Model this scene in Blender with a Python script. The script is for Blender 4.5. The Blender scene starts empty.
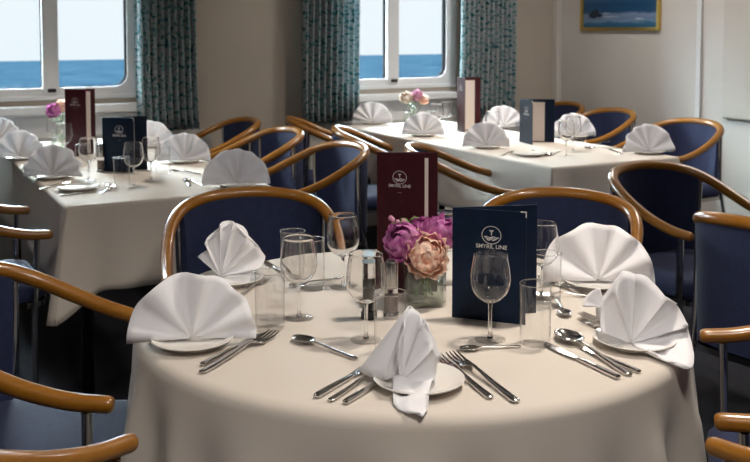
import bpy, bmesh, math, random
from mathutils import Vector, Matrix
random.seed(7)
sc = bpy.context.scene
COL = sc.collection
PI = math.pi

# ------------------------------------------------------------------ camera numbers
CAMH, PITCH, FPX, HORIZON = 1.365, math.radians(3.5), 950.0, 30.0
AXROW = HORIZON + FPX*math.tan(PITCH)
TOP = 0.745                                   # table-cloth top height
ANG = math.radians(28.3)                      # the room's axes against the camera's
U = Vector((math.cos(ANG), math.sin(ANG), 0)) # along the window wall
V = Vector((-math.sin(ANG), math.cos(ANG), 0))# towards the window wall
def at(px, py, Z=TOP):
    x = (px-375)/FPX; y = (AXROW-py)/FPX
    dy = math.cos(PITCH)+y*math.sin(PITCH); dz = -math.sin(PITCH)+y*math.cos(PITCH)
    t = (Z-CAMH)/dz
    return Vector((x*t, dy*t, Z))
def uv(u, v, z=0): return U*u+V*v+Vector((0, 0, z))
def rotz(a): return Matrix.Rotation(a, 4, 'Z')

# ------------------------------------------------------------------ materials
def newmat(name):
    m = bpy.data.materials.new(name); m.use_nodes = True
    nt = m.node_tree; b = nt.nodes['Principled BSDF']
    return m, nt, b
def pmat(name, col, rough=.5, metal=0, noise=0, nscale=20, bump=0, bscale=200, coat=0, sheen=0, spec=None):
    m, nt, b = newmat(name)
    b.inputs['Base Color'].default_value = (*col, 1); b.inputs['Roughness'].default_value = rough
    b.inputs['Metallic'].default_value = metal; b.inputs['Coat Weight'].default_value = coat
    b.inputs['Sheen Weight'].default_value = sheen
    if spec is not None: b.inputs['Specular IOR Level'].default_value = spec
    tc = nt.nodes.new('ShaderNodeTexCoord')
    if noise:
        n = nt.nodes.new('ShaderNodeTexNoise'); n.inputs['Scale'].default_value = nscale; n.inputs['Detail'].default_value = 4
        nt.links.new(tc.outputs['Object'], n.inputs['Vector'])
        r = nt.nodes.new('ShaderNodeValToRGB')
        r.color_ramp.elements[0].position = .3; r.color_ramp.elements[1].position = .7
        r.color_ramp.elements[0].color = (*[c*(1-noise) for c in col], 1)
        r.color_ramp.elements[1].color = (*[min(1, c*(1+noise)) for c in col], 1)
        nt.links.new(n.outputs['Fac'], r.inputs['Fac']); nt.links.new(r.outputs['Color'], b.inputs['Base Color'])
    if bump:
        n = nt.nodes.new('ShaderNodeTexNoise'); n.inputs['Scale'].default_value = bscale; n.inputs['Detail'].default_value = 3
        nt.links.new(tc.outputs['Object'], n.inputs['Vector'])
        bp = nt.nodes.new('ShaderNodeBump'); bp.inputs['Strength'].default_value = bump; bp.inputs['Distance'].default_value = .004
        nt.links.new(n.outputs['Fac'], bp.inputs['Height']); nt.links.new(bp.outputs['Normal'], b.inputs['Normal'])
    return m
M = {}
M['cloth'] = pmat('table_linen', (.62, .558, .488), .85, bump=.12, bscale=500, sheen=.1)
M['napkin'] = pmat('napkin_linen', (.93, .92, .94), .8, bump=.1, bscale=600, sheen=.1)
def add_translucent(m, fac):
    nt = m.node_tree; b = nt.nodes['Principled BSDF']; t = nt.nodes.new('ShaderNodeBsdfTranslucent')
    t.inputs['Color'].default_value = b.inputs['Base Color'].default_value
    mx = nt.nodes.new('ShaderNodeMixShader'); mx.inputs[0].default_value = fac
    nt.links.new(b.outputs[0], mx.inputs[1]); nt.links.new(t.outputs[0], mx.inputs[2])
    nt.links.new(mx.outputs[0], nt.nodes['Material Output'].inputs['Surface'])
add_translucent(M['napkin'], .22)
M['china'] = pmat('china', (.80, .77, .72), .12)
M['steel'] = pmat('cutlery_steel', (.62, .60, .58), .16, 1)
M['brushed'] = pmat('brushed_steel', (.45, .44, .43), .24, 1)
M['chrome'] = pmat('chrome', (.55, .54, .53), .12, 1)
M['darkchrome'] = pmat('black_chrome', (.05, .05, .055), .15, 1)
M['fabric'] = pmat('blue_upholstery', (.016, .023, .066), .8, noise=.12, nscale=60, bump=.25, bscale=300, sheen=.04, spec=.3)
M['piping'] = pmat('navy_piping', (.012, .016, .035), .7)
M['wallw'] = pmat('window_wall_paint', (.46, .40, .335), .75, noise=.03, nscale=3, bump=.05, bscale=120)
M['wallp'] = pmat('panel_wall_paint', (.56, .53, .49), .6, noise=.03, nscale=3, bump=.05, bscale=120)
M['wallb'] = pmat('dark_room_panel', (.22, .18, .14), .6, noise=.1, nscale=4)
M['ceil'] = pmat('ceiling_white', (.62, .60, .56), .8, noise=.02, nscale=4)
M['frame'] = pmat('window_enamel', (.86, .87, .88), .35)
M['sill'] = pmat('sill_white', (.80, .81, .82), .4)
M['casing'] = pmat('convector_casing', (.50, .49, .47), .5)
M['panel'] = pmat('pale_panel', (.50, .465, .415), .55)
M['trim'] = pmat('pale_trim', (.62, .62, .62), .4)
M['gold'] = pmat('gold_frame', (.62, .42, .12), .3, .9)
M['rubber'] = pmat('black_rubber', (.01, .01, .011), 1, spec=0)
M['black'] = pmat('black_plastic', (.012, .012, .013), .4)
M['menu_navy'] = pmat('navy_leatherette', (.004, .013, .034), .45, spec=.18, noise=.15, nscale=40, bump=.15, bscale=500)
M['menu_red'] = pmat('burgundy_leatherette', (.046, .007, .011), .45, spec=.2, noise=.15, nscale=40, bump=.15, bscale=500)
M['paper'] = pmat('menu_paper', (.80, .72, .66), .7)
M['print'] = pmat('silver_print', (.72, .70, .68), .35, .3)
M['pepper'] = pmat('peppercorns', (.035, .028, .024), .8, noise=.6, nscale=400)
M['salt'] = pmat('salt_grains', (.34, .27, .23), .8, noise=.2, nscale=400)
M['bluecap'] = pmat('pale_blue_cap', (.38, .52, .60), .4)
M['stem'] = pmat('flower_stem', (.10, .20, .05), .5)
M['leaf'] = pmat('flower_leaf', (.14, .24, .06), .5, noise=.3, nscale=60)
def petal(name, c1, c2, trans=.25):
    m, nt, b = newmat(name)
    tc = nt.nodes.new('ShaderNodeTexCoord'); n = nt.nodes.new('ShaderNodeTexNoise'); n.inputs['Scale'].default_value = 70
    nt.links.new(tc.outputs['Object'], n.inputs['Vector'])
    r = nt.nodes.new('ShaderNodeValToRGB'); r.color_ramp.elements[0].color = (*c1, 1); r.color_ramp.elements[1].color = (*c2, 1)
    r.color_ramp.elements[0].position = .35; r.color_ramp.elements[1].position = .65
    nt.links.new(n.outputs['Fac'], r.inputs['Fac']); nt.links.new(r.outputs['Color'], b.inputs['Base Color'])
    b.inputs['Roughness'].default_value = .6
    t = nt.nodes.new('ShaderNodeBsdfTranslucent'); nt.links.new(r.outputs['Color'], t.inputs['Color'])
    mx = nt.nodes.new('ShaderNodeMixShader'); mx.inputs[0].default_value = trans
    nt.links.new(b.outputs[0], mx.inputs[1]); nt.links.new(t.outputs[0], mx.inputs[2])
    nt.links.new(mx.outputs[0], nt.nodes['Material Output'].inputs['Surface'])
    return m
M['pink'] = petal('magenta_petal', (.44, .07, .32), (.76, .34, .62))
M['palepink'] = petal('pale_pink_petal', (.62, .25, .40), (.78, .45, .58))
M['peach'] = petal('peach_petal', (.92, .60, .47), (.96, .84, .73), .4)
M['cream'] = petal('cream_petal', (.86, .74, .62), (.92, .84, .76))
def glassmat(name, ior, col=(1, 1, 1), trans=.3):
    m, nt, b = newmat(name); nt.nodes.remove(b)
    g = nt.nodes.new('ShaderNodeBsdfGlass'); g.inputs['IOR'].default_value = ior; g.inputs['Roughness'].default_value = 0
    g.inputs['Color'].default_value = (*col, 1)
    t = nt.nodes.new('ShaderNodeBsdfTransparent'); t.inputs['Color'].default_value = (*col, 1)
    mx = nt.nodes.new('ShaderNodeMixShader'); mx.inputs[0].default_value = trans
    nt.links.new(g.outputs[0], mx.inputs[1]); nt.links.new(t.outputs[0], mx.inputs[2])
    nt.links.new(mx.outputs[0], nt.nodes['Material Output'].inputs['Surface'])
    return m
def thinglass(name, col=(1, 1, 1), refl=1.0):
    m, nt, b = newmat(name); nt.nodes.remove(b)
    t = nt.nodes.new('ShaderNodeBsdfTransparent'); t.inputs['Color'].default_value = (*col, 1)
    g = nt.nodes.new('ShaderNodeBsdfGlossy'); g.inputs['Roughness'].default_value = .03
    lw = nt.nodes.new('ShaderNodeLayerWeight'); lw.inputs['Blend'].default_value = .5
    p = nt.nodes.new('ShaderNodeMath'); p.operation = 'POWER'; p.inputs[1].default_value = 6
    ma = nt.nodes.new('ShaderNodeMath'); ma.operation = 'MULTIPLY_ADD'; ma.inputs[1].default_value = .9*refl; ma.inputs[2].default_value = .022*refl
    nt.links.new(lw.outputs['Facing'], p.inputs[0]); nt.links.new(p.outputs[0], ma.inputs[0])
    mx = nt.nodes.new('ShaderNodeMixShader')
    nt.links.new(ma.outputs[0], mx.inputs[0]); nt.links.new(t.outputs[0], mx.inputs[1]); nt.links.new(g.outputs[0], mx.inputs[2])
    nt.links.new(mx.outputs[0], nt.nodes['Material Output'].inputs['Surface'])
    return m
M['glass'] = glassmat('drinking_glass', 1.45, (1, 1, 1), 0)
M['clearglass'] = thinglass('tumbler_glass', (.993, .993, .993), 1.8)
M['footglass'] = thinglass('foot_glass', (.985, .985, .985), .5)
M['solidglass'] = glassmat('solid_glass', 1.46, (1, 1, 1), 0)
M['vaseglass'] = thinglass('vase_glass', (.97, .98, .97), 1.5)
M['water'] = thinglass('vase_water', (.93, .95, .91), 1.2)
def refraction_grey(m, col, fac):
    nt = m.node_tree; out = nt.nodes['Material Output']; src = out.inputs['Surface'].links[0].from_socket
    d = nt.nodes.new('ShaderNodeBsdfDiffuse'); d.inputs['Color'].default_value = (*col, 1)
    mx = nt.nodes.new('ShaderNodeMixShader'); mx.inputs[0].default_value = fac
    nt.links.new(src, mx.inputs[1]); nt.links.new(d.outputs[0], mx.inputs[2]); nt.links.new(mx.outputs[0], out.inputs['Surface'])
refraction_grey(M['water'], (.62, .66, .60), .2)  # pale grey-green in the colour stands for tablecloth light refracted through the vase
M['rimglass'] = glassmat('glass_rim', 1.45, (1, 1, 1), .3)
M['baseglass'] = glassmat('thick_base_glass', 1.4, (1, 1, 1), .5)
def panemat():
    m, nt, b = newmat('window_pane'); nt.nodes.remove(b)
    g = nt.nodes.new('ShaderNodeBsdfGlossy'); g.inputs['Roughness'].default_value = .02
    t = nt.nodes.new('ShaderNodeBsdfTransparent'); t.inputs['Color'].default_value = (.96, .98, .98, 1)
    f = nt.nodes.new('ShaderNodeFresnel'); f.inputs['IOR'].default_value = 1.3
    mx = nt.nodes.new('ShaderNodeMixShader')
    nt.links.new(f.outputs[0], mx.inputs[0]); nt.links.new(t.outputs[0], mx.inputs[1]); nt.links.new(g.outputs[0], mx.inputs[2])
    nt.links.new(mx.outputs[0], nt.nodes['Material Output'].inputs['Surface'])
    return m
M['pane'] = panemat()
def woodmat():
    m, nt, b = newmat('bent_beech')
    tc = nt.nodes.new('ShaderNodeTexCoord'); mp = nt.nodes.new('ShaderNodeMapping'); mp.inputs['Scale'].default_value = (6, 6, 60)
    n = nt.nodes.new('ShaderNodeTexNoise'); n.inputs['Scale'].default_value = 3; n.inputs['Detail'].default_value = 6
    nt.links.new(tc.outputs['Object'], mp.inputs['Vector']); nt.links.new(mp.outputs[0], n.inputs['Vector'])
    r = nt.nodes.new('ShaderNodeValToRGB')
    r.color_ramp.elements[0].color = (.245, .092, .006, 1); r.color_ramp.elements[1].color = (.315, .128, .010, 1)
    r.color_ramp.elements[0].position = .3; r.color_ramp.elements[1].position = .7
    nt.links.new(n.outputs['Fac'], r.inputs['Fac']); nt.links.new(r.outputs['Color'], b.inputs['Base Color'])
    b.inputs['Roughness'].default_value = .35; b.inputs['Coat Weight'].default_value = .6; b.inputs['Coat Roughness'].default_value = .15
    return m
M['wood'] = woodmat()
def carpetmat():
    m, nt, b = newmat('dark_carpet')
    tc = nt.nodes.new('ShaderNodeTexCoord'); n = nt.nodes.new('ShaderNodeTexNoise'); n.inputs['Scale'].default_value = 30; n.inputs['Detail'].default_value = 6
    nt.links.new(tc.outputs['Object'], n.inputs['Vector'])
    r = nt.nodes.new('ShaderNodeValToRGB'); r.color_ramp.elements[0].color = (.006, .007, .013, 1); r.color_ramp.elements[1].color = (.022, .022, .032, 1)
    nt.links.new(n.outputs['Fac'], r.inputs['Fac']); nt.links.new(r.outputs['Color'], b.inputs['Base Color'])
    b.inputs['Roughness'].default_value = .95
    return m
M['carpet'] = carpetmat()
def curtainmat():
    m, nt, b = newmat('floral_curtain')
    tc = nt.nodes.new('ShaderNodeTexCoord')
    n1 = nt.nodes.new('ShaderNodeTexNoise'); n1.inputs['Scale'].default_value = 52; n1.inputs['Detail'].default_value = 5; n1.inputs['Roughness'].default_value = .65
    nt.links.new(tc.outputs['UV'], n1.inputs['Vector'])
    r = nt.nodes.new('ShaderNodeValToRGB'); e = r.color_ramp.elements
    e[0].position = .34; e[0].color = (.016, .07, .09, 1)
    e[1].position = .64; e[1].color = (.66, .70, .69, 1)
    for p, c in ((.42, (.03, .19, .21)), (.46, (.16, .34, .35)), (.50, (.58, .61, .61)), (.57, (.34, .36, .39))):
        k = e.new(p); k.color = (*c, 1)
    nt.links.new(n1.outputs['Fac'], r.inputs['Fac'])
    nt.links.new(r.outputs['Color'], b.inputs['Base Color']); b.inputs['Roughness'].default_value = .85
    t = nt.nodes.new('ShaderNodeBsdfTranslucent'); nt.links.new(r.outputs['Color'], t.inputs['Color'])
    mx = nt.nodes.new('ShaderNodeMixShader'); mx.inputs[0].default_value = .45
    nt.links.new(b.outputs[0], mx.inputs[1]); nt.links.new(t.outputs[0], mx.inputs[2])
    nt.links.new(mx.outputs[0], nt.nodes['Material Output'].inputs['Surface'])
    return m
M['curtain'] = curtainmat()
def seamat():
    m, nt, b = newmat('sea')
    tc = nt.nodes.new('ShaderNodeTexCoord')
    n = nt.nodes.new('ShaderNodeTexNoise'); n.inputs['Scale'].default_value = .03; n.inputs['Detail'].default_value = 8; n.inputs['Roughness'].default_value = .7
    nt.links.new(tc.outputs['Object'], n.inputs['Vector'])
    r = nt.nodes.new('ShaderNodeValToRGB')
    r.color_ramp.elements[0].color = (.0006, .0021, .0041, 1); r.color_ramp.elements[1].color = (.0038, .0070, .0093, 1)
    r.color_ramp.elements[0].position = .38; r.color_ramp.elements[1].position = .64
    nt.links.new(n.outputs['Fac'], r.inputs['Fac'])
    df = nt.nodes.new('ShaderNodeBsdfDiffuse'); nt.links.new(r.outputs['Color'], df.inputs['Color'])
    nt.links.new(df.outputs[0], nt.nodes['Material Output'].inputs['Surface']); nt.nodes.remove(b)
    return m
M['sea'] = seamat()
def paintmat():
    # a sea picture: dark blue above, pale streak of surf, dark rock at left, blue water
    m, nt, b = newmat('sea_painting')
    tc = nt.nodes.new('ShaderNodeTexCoord'); sp = nt.nodes.new('ShaderNodeSeparateXYZ')
    nt.links.new(tc.outputs['UV'], sp.inputs[0])
    mp = nt.nodes.new('ShaderNodeMapping'); mp.inputs['Scale'].default_value = (4, 18, 1)
    nt.links.new(tc.outputs['UV'], mp.inputs['Vector'])
    n = nt.nodes.new('ShaderNodeTexNoise'); n.inputs['Scale'].default_value = 1.6; n.inputs['Detail'].default_value = 6
    nt.links.new(mp.outputs[0], n.inputs['Vector'])
    ad = nt.nodes.new('ShaderNodeMath'); ad.operation = 'MULTIPLY_ADD'; ad.inputs[1].default_value = .10
    nt.links.new(n.outputs['Fac'], ad.inputs[0]); nt.links.new(sp.outputs['Y'], ad.inputs[2])
    r = nt.nodes.new('ShaderNodeValToRGB'); e = r.color_ramp.elements
    e[0].position = .04; e[0].color = (.012, .055, .13, 1); e[1].position = .95; e[1].color = (.25, .40, .55, 1)
    for p, c in ((.10, (.015, .085, .18)), (.145, (.03, .12, .22)), (.17, (.14, .22, .33)), (.215, (.12, .17, .28)), (.255, (.17, .22, .33)), (.285, (.012, .06, .14)), (.40, (.010, .055, .13)), (.45, (.03, .09, .18)), (.6, (.06, .16, .30))):
        k = e.new(p); k.color = (*c, 1)
    nt.links.new(ad.outputs[0], r.inputs['Fac']); nt.links.new(r.outputs['Color'], b.inputs['Base Color'])
    b.inputs['Roughness'].default_value = .3
    return m
M['painting'] = paintmat()
M['rock'] = pmat('painted_rock', (.012, .016, .03), .4)
M['surf'] = pmat('painted_surf', (.40, .46, .55), .4)

# ------------------------------------------------------------------ mesh helpers
class MB:
    def __init__(s): s.v = []; s.f = []; s.uv = None
    def add(s, verts, faces, mat=None):
        o = len(s.v)
        s.v += [tuple(mat @ Vector(p)) if mat is not None else tuple(p) for p in verts]
        s.f += [tuple(i+o for i in f) for f in faces]; return s
    def box(s, x0, x1, y0, y1, z0, z1, mat=None):
        v = [(x0,y0,z0),(x1,y0,z0),(x1,y1,z0),(x0,y1,z0),(x0,y0,z1),(x1,y0,z1),(x1,y1,z1),(x0,y1,z1)]
        return s.add(v, [(0,3,2,1),(4,5,6,7),(0,1,5,4),(1,2,6,5),(2,3,7,6),(3,0,4,7)], mat)
    def loft(s, loops, cap0=True, cap1=True, closed=True, mat=None):
        n = len(loops[0]); v = [p for l in loops for p in l]; f = []
        for k in range(len(loops)-1):
            for i in range(n if closed else n-1):
                j = (i+1) % n
                f.append((k*n+i, k*n+j, (k+1)*n+j, (k+1)*n+i))
        if cap0: f.append(tuple(range(n-1, -1, -1)))
        if cap1: f.append(tuple((len(loops)-1)*n+i for i in range(n)))
        return s.add(v, f, mat)
    def lathe(s, prof, seg=32, mat=None, closed_prof=False):
        v = []; f = []; n = len(prof)
        for i in range(seg):
            a = 2*PI*i/seg
            for r, z in prof: v.append((r*math.cos(a), r*math.sin(a), z))
        rng = n if closed_prof else n-1
        for i in range(seg):
            j = (i+1) % seg
            for k in range(rng):
                l = (k+1) % n
                f.append((i*n+k, j*n+k, j*n+l, i*n+l))
        return s.add(v, f, mat)
    def tube(s, pts, rad, seg=10, squash=None, cap=True, mat=None):
        pts = [Vector(p) for p in pts]; n = len(pts); loops = []; prev = None
        for i, p in enumerate(pts):
            t = (pts[min(i+1, n-1)]-pts[max(i-1, 0)]).normalized()
            if prev is None:
                a = Vector((0, 0, 1)) if abs(t.z) < .9 else Vector((1, 0, 0))
                x = t.cross(a).normalized()
            else: x = (prev-t*prev.dot(t)).normalized()
            prev = x; y = t.cross(x)
            r = rad[i] if isinstance(rad, (list, tuple)) else rad
            a, b = squash or (1, 1)
            loops.append([p+x*(r*a*math.cos(2*PI*k/seg))+y*(r*b*math.sin(2*PI*k/seg)) for k in range(seg)])
        return s.loft(loops, cap, cap, True, mat)
    def build(s, name, mat, parent=None, smooth=True, loc=None, sub=0, bevel=0, solid=0, angle=40, uv=None):
        me = bpy.data.meshes.new(name); me.from_pydata(s.v, [], s.f); me.update()
        bm = bmesh.new(); bm.from_mesh(me)
        bmesh.ops.remove_doubles(bm, verts=bm.verts, dist=1e-6)
        bmesh.ops.recalc_face_normals(bm, faces=bm.faces)
        if smooth:
            for f in bm.faces: f.smooth = True
            for e in bm.edges:
                if len(e.link_faces) == 2 and e.calc_face_angle(0) > math.radians(angle): e.smooth = False
        if uv:
            lay = bm.loops.layers.uv.new('UVMap')
            for f in bm.faces:
                for l in f.loops: l[lay].uv = uv(l.vert.co)
        bm.to_mesh(me); bm.free()
        o = bpy.data.objects.new(name, me); COL.objects.link(o)
        me.materials.append(M[mat] if isinstance(mat, str) else mat)
        if parent: o.parent = parent
        if loc is not None: o.location = loc
        if bevel:
            md = o.modifiers.new('bevel', 'BEVEL'); md.width = bevel; md.segments = 3; md.limit_method = 'ANGLE'
        if solid:
            md = o.modifiers.new('solid', 'SOLIDIFY'); md.thickness = solid; md.offset = 0
        if sub:
            md = o.modifiers.new('sub', 'SUBSURF'); md.levels = sub; md.render_levels = sub
        return o
def catmull(P, n=6):
    P = [Vector(p) for p in P]; out = []
    for i in range(len(P)-1):
        p0 = P[i-1] if i else P[0]*2-P[1]; p1 = P[i]; p2 = P[i+1]; p3 = P[i+2] if i+2 < len(P) else P[-1]*2-P[-2]
        for k in range(n):
            t = k/n
            out.append(.5*((2*p1)+(p2-p0)*t+(2*p0-5*p1+4*p2-p3)*t*t+(3*p1-p0-3*p2+p3)*t**3))
    out.append(P[-1]); return out
def rrect(w, d, r, z, n=6, cx=0, cy=0):
    out = []
    for (sx, sy, a0) in ((1, 1, 0), (-1, 1, PI/2), (-1, -1, PI), (1, -1, 1.5*PI)):
        for k in range(n+1):
            a = a0+PI/2*k/n
            out.append((cx+sx*(w/2-r)+r*math.cos(a), cy+sy*(d/2-r)+r*math.sin(a), z))
    return out
def props(o, label, cat, group=None):
    o['label'] = label; o['category'] = cat
    if group: o['group'] = group
    return o
def thing(name, label, cat, loc=(0, 0, 0), rz=0, group=None):
    o = bpy.data.objects.new(name, None); COL.objects.link(o); o.empty_display_size = .05
    o.location = loc; o.rotation_euler = (0, 0, rz)
    return props(o, label, cat, group)
def struct(o): o['kind'] = 'structure'; return o
KIDS = {}
def dup(root, loc, rz, label, group=None, name=None):
    r = root.copy(); COL.objects.link(r); r.location = loc; r.rotation_euler = (0, 0, rz)
    r['label'] = label
    if group: r['group'] = group
    for ch in list(root.children):
        c = ch.copy(); COL.objects.link(c); c.parent = r
        for g in list(ch.children):
            d = g.copy(); COL.objects.link(d); d.parent = c
    return r
used = set()
def place(proto, loc, rz, label, group=None):
    if proto.name not in used:
        used.add(proto.name); proto.location = loc; proto.rotation_euler = (0, 0, rz); proto['label'] = label
        if group: proto['group'] = group
        return proto
    return dup(proto, loc, rz, label, group)

# ------------------------------------------------------------------ the room
RU0, RU1, RV0, RV1, RH = -3.2, 4.762, -2.6, 5.85, 2.35
ROOM = rotz(ANG)
def rbox(name, mat, u0, u1, v0, v1, z0, z1, parent=None, bevel=0):
    o = MB().box(u0, u1, v0, v1, z0, z1, ROOM).build(name, mat, parent, smooth=False, bevel=bevel); return o
struct(rbox('floor', 'carpet', RU0-.2, RU1+.2, RV0-.2, RV1+.2, -.1, 0))
struct(rbox('ceiling', 'ceil', RU0-.2, RU1+.2, RV0-.2, RV1+.2, RH, RH+.1))
struct(rbox('wall_left', 'wallb', RU0-.15, RU0, RV0-.15, RV1+.15, 0, RH))
struct(rbox('wall_back', 'wallb', RU0, RU1, RV0-.15, RV0, 0, RH))
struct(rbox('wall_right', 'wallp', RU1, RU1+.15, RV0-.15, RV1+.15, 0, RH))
WC = [.972, 3.292]                      # window centres along the wall
HW, WZ0, WZ1 = .535, .955, 2.0
def window_wall():
    m = MB(); v0, v1 = RV1, RV1+.16
    xs = [RU0]
    for c in WC: xs += [c-HW, c+HW]
    xs.append(RU1)
    for i in range(0, len(xs), 2): m.box(xs[i], xs[i+1], v0, v1, 0, RH, ROOM)
    for c in WC:
        m.box(c-HW, c+HW, v0, v1, 0, WZ0, ROOM); m.box(c-HW, c+HW, v0, v1, WZ1, RH, ROOM)
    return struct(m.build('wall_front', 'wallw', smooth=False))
window_wall()
def corner_rect(x0, x1, z0, z1, rad, n=6):
    # rounded rect in (x,z); rad = radii of (x1,z1),(x0,z1),(x0,z0),(x1,z0)
    out = []
    for (cx, cz, sx, sz, a0), r in zip(((x1, z1, -1, -1, 0), (x0, z1, 1, -1, PI/2), (x0, z0, 1, 1, PI), (x1, z0, -1, 1, 1.5*PI)), rad):
        for k in range(n+1):
            a = a0+PI/2*k/n
            out.append((cx+sx*r+r*math.cos(a), cz+sz*r+r*math.sin(a)))
    return out
def ring(m, outer, inner, y0, y1):
    n = len(outer)
    L = [[(x, y0, z) for x, z in outer], [(x, y0, z) for x, z in inner], [(x, y1, z) for x, z in inner], [(x, y1, z) for x, z in outer], [(x, y0, z) for x, z in outer]]
    m.loft(L, False, False)
for wi, c in enumerate(WC):
    root = bpy.data.objects.new('window_%d' % (wi+1), None); COL.objects.link(root); struct(root)
    root.location = uv(c, RV1, 0); root.rotation_euler = (0, 0, ANG)
    m = MB(); gz0, gz1, gw = 1.023, 1.93, .453
    for s in (-1, 1):
        outer = corner_rect(min(0, s*HW), max(0, s*HW), WZ0, WZ1, (.001,)*4)
        rr = (.075, .012, .012, .075) if s > 0 else (.012, .075, .075, .012)
        ring(m, outer, corner_rect(min(s*.045, s*gw), max(s*.045, s*gw), gz0, gz1, rr), .005, .06)
    m.box(-.046, .046, -.012, .03, gz0-.03, gz1+.02)
    m.box(-HW, HW, -.012, .02, WZ0-.005, WZ0+.022)
    m.build('frame', 'frame', root, bevel=.006)
    for s in (-1, 1):
        pl = corner_rect(min(s*.04, s*(gw+.006)), max(s*.04, s*(gw+.006)), gz0-.006, gz1+.006, (.07 if s > 0 else .01, .01 if s > 0 else .07, .01 if s > 0 else .07, .07 if s > 0 else .01))
        g = MB().loft([[(x, .034, z) for x, z in pl], [(x, .040, z) for x, z in pl]]).build('pane', 'pane', root, smooth=False)
        g2 = MB(); o1 = corner_rect(min(s*.040, s*(gw+.004)), max(s*.040, s*(gw+.004)), gz0-.004, gz1+.004, rr if False else ((.077, .014, .014, .077) if s > 0 else (.014, .077, .077, .014)))
        i1 = corner_rect(min(s*.047, s*(gw-.006)), max(s*.047, s*(gw-.006)), gz0+.004, gz1-.006, (.072, .01, .01, .072) if s > 0 else (.01, .072, .072, .01))
        ring(g2, o1, i1, .022, .062); g2.build('gasket', 'rubber', root)
    MB().box(-.022, .026, -.030, -.012, gz0-.026, gz0-.004).build('latch', 'black', root, bevel=.005)
    m = MB(); m.box(-HW-.06, HW+.06, -.10, 0, .868, .922); m.build('sill', 'sill', root, bevel=.012)
struct(rbox('trim_1', 'casing', -.9, 1.93, RV1-.07, RV1, 0, .735, bevel=.006))
struct(rbox('trim_2', 'casing', 2.62, 4.45, RV1-.07, RV1, 0, .735, bevel=.006))
struct(rbox('trim_6', 'frame', -.9, 1.55, RV1-.02, RV1, .735, .87))
struct(rbox('trim_7', 'frame', 2.72, 3.9, RV1-.02, RV1, .735, .87))
struct(rbox('trim_3', 'trim', RU1-.018, RU1, 4.392, 4.432, 0, RH, bevel=.003))
struct(rbox('trim_4', 'wallp', RU1-.05, RU1, 5.79, RV1, 0, RH, bevel=.008))
struct(rbox('trim_5', 'panel', RU1-.035, RU1, 2.9, 4.20, .812, RH, bevel=.012))
struct(rbox('baseboard_right', 'casing', RU1-.015, RU1, RV0, RV1-.05, 0, .09))

# the sea outside, tilted a little because the ship heels
def ray(px, py):
    x = (px-375)/FPX; y = (AXROW-py)/FPX
    return Vector((x, math.cos(PITCH)+y*math.sin(PITCH), -math.sin(PITCH)+y*math.cos(PITCH)))
nrm = ray(420, 53.5).cross(ray(60, 59.5)); nrm.normalize()
if nrm.z < 0: nrm = -nrm
ex = Vector((1, 0, 0)); ex = (ex-nrm*ex.dot(nrm)).normalized(); ey = nrm.cross(ex)
o0 = Vector((0, 0, CAMH))-nrm*14
S = 16000
sea = MB().add([o0+ex*-S+ey*20, o0+ex*S+ey*20, o0+ex*S+ey*S, o0+ex*-S+ey*S], [(0, 1, 2, 3)]).build('sea', 'sea', smooth=False)
struct(sea)

# ------------------------------------------------------------------ curtains
def curtain(u0, u1, label, ph, amp=.040, gather=0):
    m = MB(); w = u1-u0; n = 150; zs = [.752+k*(2.2-.752)/16 for k in range(17)]
    folds = max(5, round(w/.042)); L = []
    for z in zs:
        row = []
        for i in range(n+1):
            t = i/n; h = (z-.752)/1.45
            tt = t+.012*math.sin(9*t+ph)*(1-h)
            x = u0+w*tt+.012*math.sin(3*z+ph)*(1-h)
            y = amp*(1-.25*h)*(math.sin(2*PI*folds*tt+ph+.5*math.sin(5*t+z*1.3))+.25*math.sin(4*PI*folds*tt+2*ph))
            row.append((x, RV1-.145+y, z))
        L.append(row)
    v = [p for r in L for p in r]; f = []
    for k in range(len(L)-1):
        for i in range(n): f.append((k*(n+1)+i, k*(n+1)+i+1, (k+1)*(n+1)+i+1, (k+1)*(n+1)+i))
    m.add(v, f)
    o = m.build('curtain', 'curtain', None, uv=lambda c: ((c.x-u0)*1.7+ph, c.z*.75), angle=180)
    o.rotation_euler = (0, 0, ANG)
    md = o.modifiers.new('solid', 'SOLIDIFY'); md.thickness = .003
    return props(o, label, 'curtain', 'floral window curtains')
curtain(1.45, 1.82, 'teal floral curtain at the right side of the left window', .3)
curtain(2.54, 2.955, 'teal floral curtain at the left side of the right window', 1.7)
curtain(3.765, 4.255, 'teal floral curtain between the right window and the room corner', 3.1)
# curtain rails
for (a, b, lab) in ((.0, 1.93, 'white curtain rail over the left window'), (2.5, 4.42, 'white curtain rail over the right window')):
    o = rbox('curtain_rail', 'frame', a, b, RV1-.17, RV1, 2.205, 2.24); props(o, lab, 'curtain rail', 'curtain rails')

# ------------------------------------------------------------------ the framed picture (wall_right, u = RU1)
pr = thing('framed_picture', 'gold framed picture of a dark blue sea on the right wall', 'picture', uv(RU1, 5.154, 1.361), ANG-PI/2)
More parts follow.
